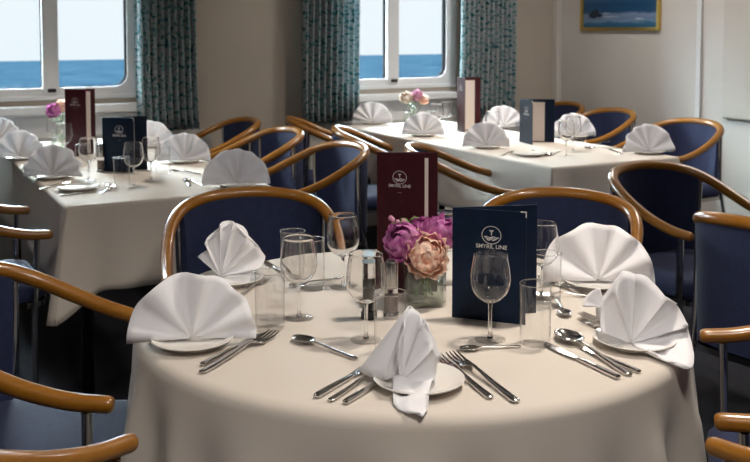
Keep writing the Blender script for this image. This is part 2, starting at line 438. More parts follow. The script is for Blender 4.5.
# local: x along wall (+x = towards smaller v = right in view), y = into wall, z up
pw, ph_ = .401, .56
m = MB(); ring(m, corner_rect(-pw, pw, 0, ph_, (.001,)*4), corner_rect(-pw+.025, pw-.025, .024, ph_-.024, (.001,)*4), -.03, -.002)
m.build('frame', 'gold', pr, bevel=.006, smooth=False)
m = MB(); m.box(-pw+.023, pw-.023, -.014, -.006, .022, ph_-.022)
cv = m.build('canvas', 'painting', pr, smooth=False, uv=lambda c: ((c.x+pw)/(2*pw), c.z/ph_))
m = MB()
for (x, z, w, h) in ((-.255, .118, .045, .026), (-.235, .128, .02, .03), (-.29, .112, .03, .016), (-.20, .112, .03, .014)):
    m.add([(x+w*math.cos(2*PI*k/14)*(1+.2*math.sin(k*3)), -.0150, z+h*math.sin(2*PI*k/14)*(1+.25*math.cos(k*5))) for k in range(14)], [tuple(range(14))])
o = m.build('rock', 'rock', cv, smooth=False); o.modifiers.new('s', 'SOLIDIFY').thickness = .001
m = MB()
for (x, z, w, h) in ((.205, .083, .045, .006), (-.08, .098, .09, .003), (-.12, .125, .05, .003)):
    m = MB(); m.add([(x+w*math.cos(2*PI*k/14), -.0150, z+h*math.sin(2*PI*k/14)*(1+.3*math.cos(k*5))) for k in range(14)], [tuple(range(14))])
    o = m.build('surf', 'surf', cv, smooth=False); o.modifiers.new('s', 'SOLIDIFY').thickness = .001

# ------------------------------------------------------------------ tables and cloths
TC = Vector((.077, 2.085, 0))
t = thing('round_table', 'round table in the foreground hidden under a white cloth', 'table', TC)
MB().lathe([(0, .715), (.585, .715), (.59, .72), (.59, .735), (.585, .74), (0, .74)], 64).build('tabletop', 'wallb', t)
MB().lathe([(0, .03), (.05, .03), (.045, .3), (.045, .7), (.12, .715), (0, .715)], 24).build('pedestal', 'darkchrome', t)
MB().lathe([(0, 0), (.3, 0), (.3, .015), (.06, .04), (0, .04)], 40).build('base', 'darkchrome', t)
def round_cloth():
    n = 288; L = []
    ph = [random.uniform(0, 2*PI) for _ in range(6)]
    def wave(a): return .55*math.cos(17*a+ph[0]+.8*math.sin(3*a+ph[1]))+.3*math.cos(11*a+ph[2])+.3*math.cos(24*a+ph[3]+.5*math.sin(5*a))
    for r in (0.0001, .15, .3, .45, .54, .572): L.append([(r*math.cos(2*PI*i/n), r*math.sin(2*PI*i/n), TOP) for i in range(n)])
    rr = .026
    for k in range(1, 7):
        a = PI/2*k/6
        L.append([((.572+rr*math.sin(a))*math.cos(2*PI*i/n), (.572+rr*math.sin(a))*math.sin(2*PI*i/n), TOP-rr*(1-math.cos(a))) for i in range(n)])
    for k in range(1, 15):
        s = .42*k/14; row = []
        for i in range(n):
            a = 2*PI*i/n; w = wave(a); g = min(1, (s/.12))**1.3
            r = .598+s*.10+g*(.012+.06*s)*w*1.1
            row.append((r*math.cos(a), r*math.sin(a), TOP-rr-s))
        L.append(row)
    o = MB().loft(L, True, False).build('tablecloth', 'cloth', None, angle=180, loc=TC)
    o.modifiers.new('s', 'SOLIDIFY').thickness = .002; o.modifiers['s'].offset = -1
    return props(o, 'white round tablecloth draped over the foreground table', 'tablecloth', 'white tablecloths')
round_cloth()
def rect_table(u0, u1, v0, v1, side):
    cx, cy, w, d = (u0+u1)/2, (v0+v1)/2, u1-u0, v1-v0
    t = thing('dining_table', 'long table by the %s window hidden under a white cloth' % side, 'table', uv(cx, cy), ANG, 'long dining tables')
    MB().loft([rrect(w-.02, d-.02, .015, .715), rrect(w-.02, d-.02, .015, .74)]).build('tabletop', 'wallb', t)
    for sx in (-1, 1):
        for sy in (-1, 1):
            MB().tube([(sx*(w/2-.09), sy*(d/2-.12), 0), (sx*(w/2-.09), sy*(d/2-.12), .715)], .022, 12).build('leg', 'darkchrome', t)
    # cloth
    P = []  # outline points with normal and corner factor
    N = 64; nc = 8; r0 = .014
    def seg(ax, ay, bx, by, nx, ny):
        ln = math.hypot(bx-ax, by-ay)
        for i in range(1, N):
            q = .5-.5*math.cos(PI*i/N); sg = 1 if q < .5 else -1; e_ = min(q, 1-q)*ln
            P.append((ax+(bx-ax)*q, ay+(by-ay)*q, nx, ny, e_, q))
    hw, hd = w/2, d/2
    corners = [(hw, -hd, 1, -1, -PI/2), (hw, hd, 1, 1, 0), (-hw, hd, -1, 1, PI/2), (-hw, -hd, -1, -1, PI)]
    for ci, (x, y, sx, sy, a0) in enumerate(corners):
        for k in range(nc+1):
            a = a0+PI/2*k/nc
            P.append((x-sx*r0+r0*math.cos(a), y-sy*r0+r0*math.sin(a), math.cos(a), math.sin(a), 0, 0))
        x2, y2, sx2, sy2, a2 = corners[(ci+1) % 4]
        nx, ny = ((1, 0), (0, 1), (-1, 0), (0, -1))[ci]
        seg(x, y, x2, y2, nx, ny)
    L = []; rr = .014; Z = TOP
    def inset(k): return [(x-nx*k, y-ny*k, Z) for (x, y, nx, ny, q, s) in P]
    L.append(inset(rr))
    for k in range(1, 6):
        a = PI/2*k/5; L.append([(x-nx*(rr-rr*math.sin(a)), y-ny*(rr-rr*math.sin(a)), Z-rr*(1-math.cos(a))) for (x, y, nx, ny, q, s) in P])
    rng = random.Random(side); p1 = rng.uniform(0, 6)
    for k in range(1, 13):
        h = k/12; row = []
        for (x, y, nx, ny, q, s) in P:
            g_ = math.exp(-(q/.055)**2); drop = .295+.085*math.exp(-(q/.07)**2)
            e = .020*h-.022*h*math.exp(-((q-.12)/.05)**2)+.010*h*math.sin(s*9+p1)*min(1, q/.2)
            dx_ = (1 if x > 0 else -1)*.062*h**.9*g_; dy_ = (1 if y > 0 else -1)*.062*h**.9*g_
            row.append((x+nx*e+dx_, y+ny*e+dy_, Z-rr-drop*h))
        L.append(row)
    m = MB(); m.loft(L, False, False); 
    o0_ = len(m.v); m.f.append(tuple(range(len(P))))
    o = m.build('tablecloth', 'cloth', None, angle=60, loc=uv(cx, cy))
    o.rotation_euler = (0, 0, ANG); md = o.modifiers.new('s', 'SOLIDIFY'); md.thickness = .002; md.offset = -1
    props(o, 'white tablecloth hanging over the long table by the %s window' % side, 'tablecloth', 'white tablecloths')
rect_table(.61, 1.42, 3.42, 5.50, 'left')
rect_table(2.715, 3.50, 3.36, 5.50, 'right')

# ------------------------------------------------------------------ chairs
HALF = [(0, -.25, .815), (.09, -.243, .811), (.165, -.215, .801), (.222, -.162, .782), (.252, -.092, .752), (.264, -.01, .714), (.266, .08, .678), (.262, .17, .654), (.256, .245, .646)]
FULL = [(-x, y, z) for x, y, z in HALF[:0:-1]]+HALF
def make_chair():
    t = thing('armchair', 'x', 'chair', group='blue dining armchairs')
    pts = catmull(FULL, 6); n = len(pts)
    d0 = (pts[0]-pts[1]).normalized(); d1 = (pts[-1]-pts[-2]).normalized()
    R = .0205
    rad = [R-.0038*abs(2*i/(n-1)-1)**2 for i in range(n)]
    pts = [pts[0]+d0*.012, pts[0]+d0*.009, pts[0]+d0*.004]+pts+[pts[-1]+d1*.004, pts[-1]+d1*.009, pts[-1]+d1*.012]
    q = R-.0038; rad = [q*.55, q*.82, q*.95]+rad+[q*.95, q*.82, q*.55]
    MB().tube(pts, rad, 16).build('arm_rail', 'wood', t)
    # back panel following the rail
    row = [p for p in catmull(FULL, 8) if abs(p.x) < .236 and p.y < -.1]
    nz = 10; fr = []; bk = []
    for k in range(nz+1):
        a = []; b = []
        for p in row:
            zt = p.z-.012; z0 = .43; z = z0+(zt-z0)*k/nz; g = k/nz
            x = p.x*(.93+.07*g); y = p.y+.02*(1-g)*0
            bul = .010*math.sin(PI*g)*(1-(p.x/.24)**2)
            nrm = Vector((p.x*.9, p.y+.02, 0)).normalized()
            a.append((x-nrm.x*(.017+bul), y-nrm.y*(.017+bul), z)); b.append((x+nrm.x*.012, y+nrm.y*.012, z))
        fr.append(a); bk.append(b)
    m = MB(); L = [f+list(reversed(b)) for f, b in zip(fr, bk)]
    m.loft(L, True, True); m.build('backrest', 'fabric', t, angle=60)
    # seat cushion
    m = MB(); L = []
    for (ins, z) in ((.012, .405), (.002, .412), (0, .43), (.004, .452), (.018, .466), (.05, .474), (.12, .478)):
        L.append([(x, y+.02, z) for x, y, _ in rrect(.47-2*ins, .45-2*ins, max(.02, .085-ins), 0, 8)])
    m.loft(L); m.build('seat', 'fabric', t, angle=60)
    m = MB(); m.loft([[(x, y+.02, z) for x, y, _ in rrect(.478, .458, .088, 0, 8)] for z in (.385, .405)])
    m.build('seat_trim', 'chrome', t)
    for s in (-1, 1):
        MB().tube([(s*.236, .19, 0), (s*.242, .195, .35), (s*.257, .205, .634)], .0135, 12, squash=(.75, 1.2)).build('leg', 'chrome' , t)
        MB().tube(catmull([(s*.236, -.265, 0), (s*.226, -.215, .25), (s*.228, -.165, .45), (s*.235, -.148, .60), (s*.238, -.143, .768)], 4), .0115, 12).build('leg', 'chrome', t)
    return t
chair = make_chair()
def put_chair(back=None, mid=None, phi=0, label=''):
    f = Vector((math.cos(phi), math.sin(phi), 0))
    if back is not None: loc = Vector((back[0], back[1], 0))+f*.25
    else: loc = Vector((mid[0], mid[1], 0))-f*.25
    place(chair, loc, phi-PI/2, label)
rad = math.radians
def b_uv(u, v): p = uv(u, v); return (p.x, p.y)
put_chair(back=(-.424, 3.196), phi=rad(-80), label='blue armchair at the back left of the round table, behind the wine glasses')
put_chair(back=(.657, 3.176), phi=rad(-116), label='blue armchair at the back right of the round table, behind the navy menu')
put_chair(mid=(-.500, 2.042), phi=rad(-2), label='armchair at the left edge whose arms reach the shell napkin of the round table')
put_chair(mid=(.702, 1.953), phi=rad(164), label='armchair at the right edge with both arms reaching the round tablecloth')
put_chair(mid=(-.200, 1.500), phi=rad(62), label='armchair in the bottom left corner showing only one wooden arm')
put_chair(mid=(.356, 1.490), phi=rad(117), label='armchair in the bottom right corner showing only one sloping arm end')
put_chair(back=(1.07, 3.83), phi=rad(-60), label='armchair with dark empty seat behind the back right shell napkin')
put_chair(back=(1.06, 2.68), phi=rad(35), label='armchair at the right edge turned away, showing its dark blue outer back')
put_chair(mid=(-1.265, 3.535), phi=ANG, label='armchair at the left long table showing two arm ends and a seat')
put_chair(back=b_uv(2.06, 4.02), phi=ANG+PI, label='blue-backed armchair right of the left long table, nearest the camera')
put_chair(back=b_uv(2.075, 4.79), phi=ANG+PI, label='blue-backed armchair right of the left long table, middle of three')
put_chair(back=b_uv(2.085, 5.45), phi=ANG+PI, label='blue-backed armchair right of the left long table, nearest the windows')
put_chair(back=(.155, 4.42), phi=rad(-3), label='armchair left of the right long table, directly behind the burgundy menu')
put_chair(back=(-.225, 5.25), phi=rad(4), label='armchair left of the right long table, middle of three')
put_chair(back=(-.537, 5.83), phi=rad(8), label='armchair left of the right long table, nearest the curtains')
put_chair(back=b_uv(4.425, 4.09), phi=ANG+PI+.05, label='blue-backed armchair by the right wall, nearest the camera')
put_chair(back=b_uv(4.55, 4.90), phi=ANG+PI-.05, label='blue-backed armchair by the right wall under the framed picture')
put_chair(back=b_uv(4.63, 5.52), phi=ANG+PI, label='blue-backed armchair deepest in the room corner behind the navy menu')

# ------------------------------------------------------------------ plates
plate_p = None
def plate_mesh(R):
    s = R/.08
    pr_ = [(0, .004), (.046*s, .004), (.047*s, .0), (.051*s, .0), (.052*s, .005), (.066*s, .009), (.0795*s, .015), (.080*s, .0165), (.079*s, .0175), (.066*s, .0125), (.054*s, .009), (0, .0085)]
    return MB().lathe(pr_, 48).build('plate', 'china')
plate_p = props(plate_mesh(.08), 'x', 'plate', 'small white plates')
def put_plate(p, label):
    return place(plate_p, Vector((p[0], p[1], TOP)), 0, label)

# ------------------------------------------------------------------ napkins
def fan(loc, yaw, label, R=.13, N=6, tilt=.16, amp=.012, seed=0, a0=-3, a1=183, stand=True):
    rng = random.Random(seed); m = MB(); nr = 9; per = 8; na = N*per
    v = []; f = []
    wob = [rng.uniform(-.12, .12) for _ in range(N+2)]
    for i in range(na+1):
        t = i/na; a = rad(a0+(a1-a0)*t)
        k = t*N; kk = k+.25*math.sin(k*1.3+seed)
        for j in range(nr+1):
            r = R*(.03+.97*j/nr); g = (j/nr)
            c = math.cos(2*PI*kk); w = amp*(1+wob[int(k)])*g**.8*(c*abs(c)**-.25 if abs(c) > 1e-4 else 0)
            rr_ = r*(1-.012*(1-c)/2*g)
            x = -rr_*math.cos(a); z = rr_*math.sin(a)
            y = w+z*math.sin(tilt)+ .012*(1-g)*0
            v.append((x, y, max(z*math.cos(tilt), -.008*g)+.004))
    for i in range(na):
        for j in range(nr): f.append((i*(nr+1)+j, (i+1)*(nr+1)+j, (i+1)*(nr+1)+j+1, i*(nr+1)+j+1))
    m.add(v, f)
    if stand:
        vs = []; fs = []
        for i in range(7):
            for j in range(7):
                s = (i/6-.5)*2; q = j/6
                vs.append((s*(.015+.06*q), .022+.055*q, .004+.085*(1-q)*(1-.25*s*s)))
        for i in range(6):
            for j in range(6): fs.append((i*7+j, (i+1)*7+j, (i+1)*7+j+1, i*7+j+1))
        m.add(vs, fs)
    o = m.build('napkin', 'napkin', None, angle=75, solid=.0022)
    o.location = loc; o.rotation_euler = (0, 0, yaw)
    return props(o, label, 'napkin', 'folded white napkins')
def drape(loc, label, patches, yaw=0, nsub=6):
    """napkin from ruled radial folds: each patch is (apex, rim points), rim smoothed, ridges alternate"""
    m = MB()
    for apex, rim, amp in patches:
        rim = [Vector(p) for p in rim]; apex = Vector(apex)
        pts = []
        for i in range(len(rim)-1):
            for k in range(nsub):
                t = k/nsub; p = rim[i].lerp(rim[i+1], t)
                d = rim[i+1]-rim[i]; n = d.cross(apex-rim[i]).normalized()
                p = p+n*amp*math.sin(PI*t)+(p-apex).normalized()*.002*math.sin(PI*t)
                pts.append((p, n*amp*math.sin(PI*t)))
        pts.append((rim[-1], Vector()))
        nr = 7; v = []; f = []
        for p, nn in pts:
            for j in range(nr+1):
                g = j/nr; v.append(apex.lerp(p, .02+.98*g)+nn*.35*math.sin(PI*g))
        for i in range(len(pts)-1):
            for j in range(nr): f.append((i*(nr+1)+j, (i+1)*(nr+1)+j, (i+1)*(nr+1)+j+1, i*(nr+1)+j+1))
        m.add(v, f)
    o = m.build('napkin', 'napkin', None, angle=50, solid=.0024)
    o.location = loc; o.rotation_euler = (0, 0, yaw)
    return props(o, label, 'napkin', 'folded white napkins')
PZ = .0125
def fan_at(px, py, label, plate_label, R=.13, yaw=0, seed=0, plate=True, back=.0, **k):
    p = at(px, py)
    if plate: put_plate((p.x, p.y+.005), plate_label)
    fan(Vector((p.x, p.y-back, TOP+PZ)), yaw, label, R, seed=seed, **k)
# foreground
fan_at(192, 346, 'white shell-folded napkin at the left of the round table', 'white plate under the shell napkin at the left of the round table', R=.126, yaw=rad(8), seed=1, amp=.011, N=5, tilt=.22)
fan_at(598, 287, 'white shell-folded napkin at the back right of the round table', 'white plate under the shell napkin at the back right of the round table', R=.137, yaw=rad(-4), seed=2, amp=.011, N=5, tilt=.2)

# front napkin, standing edge-on on its plate
pf = at(412, 386)
put_plate((pf.x+.012, pf.y), 'white plate at the front of the round table')
k = pf.y/FPX
def L3(dx, dz, dy=0): return (dx*k, dy, dz*k*.985+PZ)
drape(Vector((pf.x, pf.y, TOP)), 'white napkin standing in a peak at the front of the round table, tail hanging down', [
    # big left face: apex at the peak
    (L3(-2, 74, .02), [L3(-55, 2, .03), L3(-30, 0, -.005), L3(-15, 8, -.02)], .004),
    (L3(-2, 74, .02), [L3(-15, 8, -.02), L3(-14, 36, -.035), L3(-8, 55, -.02)], .003),
    # pleated front
    (L3(-12, 3, -.03), [L3(-15, 8, -.02), L3(-16, 36, -.03), L3(-8, 58, -.022), L3(-1, 75, .0), L3(9, 66, -.028), L3(14, 54, -.01), L3(20, 38, -.03), L3(24, 22, -.012), L3(22, 1, -.03)], .006),
    (L3(14, 60, .0), [L3(24, 22, -.012), L3(30, 18, .03), L3(26, 2, .05), L3(10, 0, .06), L3(-20, 0, .06), L3(-55, 2, .03)], .004),
    (L3(-2, 74, .02), [L3(14, 60, .0), L3(10, 0, .06), L3(-20, 0, .06), L3(-55, 2, .03)], .004),
    ])
def tail_napkin():
    pass
# tail as a ribbon joined to the front napkin (same sheet)
def tail(o):
    rows = [(-.028, .018, -20, 22), (-.038, .024, -20, 20), (-.050, .017, -20, 17), (-.064, .010, -20, 15), (-.080, .014, -20, 14), (-.096, .010, -20, 13), (-.112, .004, -16, 12), (-.124, .003, -6, 11), (-.132, .003, 4, 10)]
    bm = bmesh.new(); bm.from_mesh(o.data); R = []
    for r, (y, z, x0, x1) in enumerate(rows):
        vs = []
        for i in range(9):
            t = i/8; x = (x0+(x1-x0)*t)*k
            zz = z+.006*math.sin(PI*t*2+r*.9)*(1 if r else .3)
            vs.append(bm.verts.new((x, y+.008*math.sin(PI*t+r*.5), max(zz, .003))))
        R.append(vs)
    for a, b in zip(R, R[1:]):
        for i in range(8):
            fc = bm.faces.new((a[i], a[i+1], b[i+1], b[i])); fc.smooth = True
    bm.to_mesh(o.data); bm.free()
tail([o for o in bpy.data.objects if o.get('label', '').startswith('white napkin standing in a peak')][0])

# right napkin, seen obliquely
pa = at(630, 346); k2 = pa.y/FPX
put_plate((pa.x+.01, pa.y+.005), 'white plate under the draped napkin at the right of the round table')
def A3(px, py, dy=0): return ((px-630)*k2*(1+dy/pa.y), dy, (346-py)*k2+PZ+dy*.325)
def A3t(px, py, h):
    q = at(px, py, TOP+h); return (q.x-pa.x, q.y-pa.y, h)
ra = drape(Vector((pa.x, pa.y, TOP)), 'white open-folded napkin at the right edge of the round table', [
    (A3(628, 343, -.02), [A3(597, 348, .0), A3(597, 330, -.02), A3(603, 308, .005), A3(611, 288, -.02), A3(621, 275, .0), A3(634, 277.5, -.004), A3(647, 283, .008), A3(664, 298, -.018), A3(680, 316, .012), A3(687, 328, -.012), A3(690, 337, .02)], .003),
    (A3(628, 343, -.02), [A3(690, 337, .02), A3t(694, 354, .012), A3t(691, 368, .004), A3t(676, 362, .007), A3t(655, 353, .018)], .006),
    (A3(622, 276, .004), [A3(680, 316, .022), A3(676, 336, .07), A3(640, 340, .09), A3(606, 332, .07), A3(600, 330, .01)], .004),
    (A3(608, 322, .03), [A3(584, 318, .02), A3(590, 309, .03), A3(603, 302, .03)], .002),
    ])
# back-left napkin
pb = at(226, 284); k3 = pb.y/FPX
put_plate((pb.x+.01, pb.y+.01), 'white plate under the peaked napkin at the back left of the round table')
def H3(px, py, dy=0): return ((px-226)*k3*(1+dy/pb.y), dy, (284-py)*k3+PZ+dy*.27)
drape(Vector((pb.x, pb.y, TOP)), 'white peaked napkin at the back left of the round table', [
    (H3(221, 279, -.01), [H3(203, 273, .03), H3(199, 257, -.02), H3(208, 256, .012), H3(206.5, 244, -.02), H3(214, 238, .015), H3(221, 227, -.012), H3(228, 228, .02), H3(235, 225, -.012), H3(243, 233, .015), H3(249, 240, -.015)], .006),
    (H3(221, 279, -.01), [H3(249, 240, -.015), H3(256, 250, -.005), H3(265, 265, .02), H3(258, 270, -.02)], .006),
    (H3(223, 280, -.012), [H3(260, 270, -.0), H3(252, 277, -.02), H3(247, 290, -.035), H3(236, 286, -.04)], .004),
    (H3(232, 227, .01), [H3(249, 240, -.01), H3(258, 268, .06), H3(232, 272, .085), H3(208, 262, .05), H3(206.5, 244, -.01)], .004),
    ])
# long table by the left window
LW = rad(12)
fan_at(52, 179, 'shell napkin on the near left corner of the left long table', 'plate under the shell napkin nearest the left long table corner', R=.128, yaw=rad(-6), seed=5)
fan_at(19, 160, 'shell napkin second from the near end on the left side, left long table', 'plate under the second shell napkin on the left long table', R=.125, yaw=rad(-4), seed=6)
fan_at(-2, 143, 'shell napkin cut off by the left picture edge beside the window', 'plate under the shell napkin cut off by the left picture edge', R=.125, yaw=0, seed=7)
fan_at(236, 187, 'shell napkin just above the back-left chair of the round table', 'plate under the shell napkin just above the back-left chair, left long table', R=.135, yaw=rad(6), seed=8)
fan_at(184, 163, 'shell napkin right of the navy menu on the left long table', 'plate under the shell napkin right of the navy menu, left long table', R=.125, yaw=rad(6), seed=9)
fan_at(150, 148, 'shell napkin half hidden behind the navy menu, left long table', 'plate under the shell napkin behind the navy menu, left long table', R=.128, yaw=rad(5), seed=10)
# long table by the right window
fan_at(372, 124.5, 'shell napkin on the right long table nearest the left curtain', 'plate under the shell napkin at the far left of the right long table', R=.135, yaw=rad(-3), seed=11)
fan_at(423, 136.5, 'shell napkin in front of the flower vase on the right long table', 'plate under the shell napkin before the flower vase, right long table', R=.125, yaw=rad(-3), seed=12)
fan_at(486, 148.5, 'shell napkin at the near left of the right long table', 'plate under the shell napkin at the near left of the right long table', R=.125, yaw=0, seed=13)
fan_at(503, 128.5, 'shell napkin between the burgundy and navy menus, right long table', 'plate under the shell napkin between the menus, right long table', R=.13, yaw=rad(4), seed=14)
fan_at(574, 138.5, 'shell napkin right of the navy menu behind a wine glass, right long table', 'plate under the shell napkin right of the navy menu, right long table', R=.13, yaw=rad(8), seed=15)
fan_at(649, 154, 'shell napkin at the near right corner of the right long table', 'plate under the shell napkin at the near right corner, right long table', R=.135, yaw=rad(8), seed=16)

# ------------------------------------------------------------------ glasses
def make_wine():
    t = thing('wine_glass', 'x', 'wine glass', group='stemmed wine glasses')
    out = [(.0045, .074), (.013, .0775), (.026, .086), (.0355, .099), (.0400, .115), (.0402, .128), (.0382, .146), (.0352, .163), (.0335, .176)]
    oc = [(p.x, p.y) for p in catmull([(r, z, 0) for r, z in out], 3)]
    inn = [(r-.0011, z+.0006) for r, z in oc[::-1] if r > .012]
    prof = oc+[(.0330, .1766)]+inn[1:]+[(.006, .0805), (0, .0795)]
    prof = [(0, .074)]+prof
    MB().lathe(prof, 48).build('bowl', 'glass', t, angle=60)
    MB().lathe([(0, .004), (.0065, .004), (.0042, .010), (.0034, .022), (.0034, .055), (.0040, .068), (.0048, .0745), (0, .0745)], 20).build('stem', 'solidglass', t, angle=60)
    MB().lathe([(0, 0), (.031, 0), (.0318, .001), (.031, .002), (.015, .0035), (.006, .0055), (0, .006)], 40).build('foot', 'footglass', t, angle=60)
    return t
def make_tumbler():
    t = thing('tumbler', 'x', 'glass', group='straight water tumblers')
    MB().lathe([(.0302, .010), (.0314, .121), (.0304, .121), (.0291, .0125)], 48).build('wall', 'clearglass', t, angle=50)
    MB().lathe([(.0309+.0011*math.cos(a_*PI/4), .1215+.0011*math.sin(a_*PI/4)) for a_ in range(8)], 48, closed_prof=True).build('rim', 'rimglass', t, angle=180)
    MB().lathe([(0, 0), (.0280, 0), (.0300, .002), (.0303, .0085), (.0288, .0115), (.024, .0095), (0, .0085)], 48).build('base', 'footglass', t, angle=50)
    return t
wine = make_wine(); tumbler = make_tumbler()
def put_wine(px, py, label): place(wine, at(px, py), random.uniform(0, 6), label)
def put_tumbler(px, py, label): place(tumbler, at(px, py), random.uniform(0, 6), label)
put_wine(299, 318, 'wine glass beside the left tumbler, in front of the back-left chair')
put_wine(343, 287, 'wine glass standing in front of the chair arm left of the burgundy menu')
put_wine(366, 340, 'wine glass directly before the pepper mill, left of the peaked napkin')
put_wine(490, 339.5, 'wine glass in front of the navy menu on the round table')
put_wine(541, 298, 'wine glass half hidden behind the right edge of the navy menu')
put_wine(443, 283, 'wine glass seen between the flowers and the navy menu')
put_tumbler(293, 279, 'water tumbler farthest back on the round table, behind the left wine glass')
put_tumbler(270, 329, 'water tumbler in front of the left shell napkin edge, leftmost on the round table')
put_tumbler(312, 289, 'water tumbler showing just right of the left wine glass on the round table')
put_tumbler(390, 355, 'water tumbler behind the peaked front napkin before the salt mill')
put_tumbler(535, 344, 'water tumbler beside the spoon, right of the navy menu, nearest the camera')
put_tumbler(547, 306, 'water tumbler behind the nearest right tumbler by the navy menu')
# far left table
put_wine(89, 180, 'wine glass in front of the burgundy menu on the left long table')
put_wine(65, 160, 'wine glass left of the burgundy menu on the left long table')
put_wine(55, 153, 'wine glass behind another, farthest left on the left long table')
put_wine(134, 186, 'wine glass in front of the navy menu on the left long table')
put_wine(151, 180, 'wine glass at the right edge of the navy menu, left long table')
put_tumbler(83, 172, 'water tumbler beside the burgundy menu, left long table')
put_tumbler(122, 188, 'water tumbler in front of the navy menu, left long table')
put_tumbler(163, 176, 'water tumbler in front of the shell napkin right of navy menu, left long table')
# far right table
put_wine(437, 133, 'wine glass right of the flower vase on the right long table')
put_wine(446, 130, 'wine glass left of the burgundy menu on the right long table')
put_wine(492, 143, 'wine glass behind the near left shell napkin, right long table')
put_wine(566, 156, 'wine glass left of two in front of the shell napkin, right long table')
put_wine(573, 151, 'wine glass right of two in front of the shell napkin, right long table')
put_tumbler(430, 131, 'water tumbler beside the flower vase on the right long table')

# ------------------------------------------------------------------ cutlery (local: +y towards the tip, handle end at y=0)
def bar(m, sts):
    L = []
    for (y, w, z, h) in sts:
        L.append([(-w/2, y, z-h*.3), (-w*.38, y, z-h/2), (w*.38, y, z-h/2), (w/2, y, z-h*.3), (w/2, y, z+h*.2), (w*.3, y, z+h/2), (-w*.3, y, z+h/2), (-w/2, y, z+h*.2)])
    m.loft(L)
HND = [(0, .007, .0035, .002), (.002, .011, .0035, .004), (.008, .0125, .0035, .0048), (.03, .0115, .004, .0048), (.07, .009, .006, .0042)]
def make_fork():
    t = thing('fork', 'x', 'fork', group='forks')
    m = MB(); bar(m, HND+[(.105, .0062, .0095, .0035), (.122, .006, .011, .003), (.132, .010, .0095, .0026)]); m.build('handle', 'steel', t)
    m = MB(); bar(m, [(.131, .010, .0096, .0026), (.138, .019, .007, .0022), (.147, .0235, .0045, .002), (.152, .024, .0042, .002)])
    for i in range(4):
        x = (i-1.5)*.0064
        m.tube([(x, .150, .0043), (x, .165, .004), (x, .182, .0058), (x*.96, .195, .0085)], [.0021, .0019, .0016, .0009], 6)
    m.build('tines', 'steel', t)
    return t
def make_spoon():
    t = thing('spoon', 'x', 'spoon', group='spoons')
    m = MB(); bar(m, HND+[(.105, .0062, .0095, .0035), (.125, .0058, .0105, .003), (.138, .0075, .009, .0026)]); m.build('handle', 'steel', t)
    m = MB(); v = []; f = []; n = 28; nr = 8; cy = .166
    for j in range(nr+1):
        g = j/nr
        for i in range(n):
            a = 2*PI*i/n; x = .0205*math.cos(a); y = .031*math.sin(a)
            x *= (1+.10*math.sin(a)*-1)
            v.append((x*g, cy+y*g, .0022+.0085*g**2.2))
    for j in range(nr):
        for i in range(n): f.append((j*n+i, j*n+(i+1) % n, (j+1)*n+(i+1) % n, (j+1)*n+i))
    m.add(v, f); m.build('bowl', 'steel', t, solid=.0014, angle=80)
    return t
def make_knife():
    t = thing('knife', 'x', 'knife', group='table knives')
    m = MB(); bar(m, [(0, .006, .0045, .004), (.002, .012, .0045, .007), (.01, .0140, .0045, .0078), (.05, .0125, .0045, .0075), (.10, .0105, .0045, .0062), (.112, .009, .0045, .005)]); m.build('handle', 'steel', t)
    L = []
    for (y, x0, x1, z0, z1) in ((.111, -.0045, .0045, .0032, .0056), (.118, -.008, .007, .0036, .0052), (.15, -.0105, .0072, .0040, .0050), (.19, -.0095, .0072, .0040, .0050), (.206, -.004, .007, .0042, .0048), (.213, .003, .006, .0044, .0047)):
        L.append([(x0, y, (z0+z1)/2), ((x0+x1)/2, y, z0), (x1, y, z0), (x1, y, z1), ((x0+x1)/2, y, z1)])
    MB().loft(L).build('blade', 'steel', t, angle=30)
    return t
fork, spoon, knife = make_fork(), make_spoon(), make_knife()
LEN = {'fork': .195, 'spoon': .197, 'knife': .213}
def put_cut(kind, tip, end, label, s=1, Z=0, fixed=None):
    proto = {'fork': fork, 'spoon': spoon, 'knife': knife}[kind]
    a = at(*end); b = at(*tip); d = b-a; L = d.length
    o = place(proto, Vector((a.x, a.y, TOP+.0005+Z)), math.atan2(d.y, d.x)-PI/2, label)
    sc_ = fixed if fixed else max(.6, min(1.25, L/LEN[kind]))
    o.scale = (sc_, sc_, sc_)
    return o
# left setting
put_cut('knife', (264, 334.5), (202, 367), 'knife lying beside the fork right of the left shell napkin', Z=0)
put_cut('fork', (275.5, 335), (201, 374.5), 'fork lying right of the left shell napkin on the round table')
put_cut('spoon', (294, 340), (357, 360.5), 'spoon lying alone between the left setting and the front napkin')
# front setting
put_cut('knife', (366, 370), (315.5, 399), 'knife left of the front peaked napkin, outermost of three handles', fixed=1)
put_cut('fork', (381, 372), (329.5, 402.5), 'cutlery handle left of the front peaked napkin, middle of three', fixed=.95)
put_cut('knife', (392, 377), (344.5, 405), 'knife handle closest to the front peaked napkin', fixed=.95)
put_cut('fork', (451, 357), (517, 404), 'fork farthest right of the front plate')
put_cut('fork', (436, 359), (491, 400), 'fork partly under the rim of the front plate')
put_cut('spoon', (459, 351.5), (521, 347.5), 'small spoon lying before the wine glass at the navy menu')
# right setting
put_cut('spoon', (554, 333), (630, 377), 'spoon with shiny bowl beside the right tumbler')
put_cut('knife', (544, 345), (619, 380), 'knife nearest the camera left of the right napkin')
put_cut('knife', (578, 347), (640, 374), 'knife closest to the right open-folded napkin')
put_cut('fork', (579, 316), (660, 338), 'fork tucked behind the right open-folded napkin, upper of two', fixed=1)
put_cut('fork', (580, 322), (656, 346), 'fork tucked behind the right open-folded napkin, lower of two', fixed=1)
put_cut('spoon', (566, 319), (557, 299), 'small spoon lying between the right tumblers and right napkin')
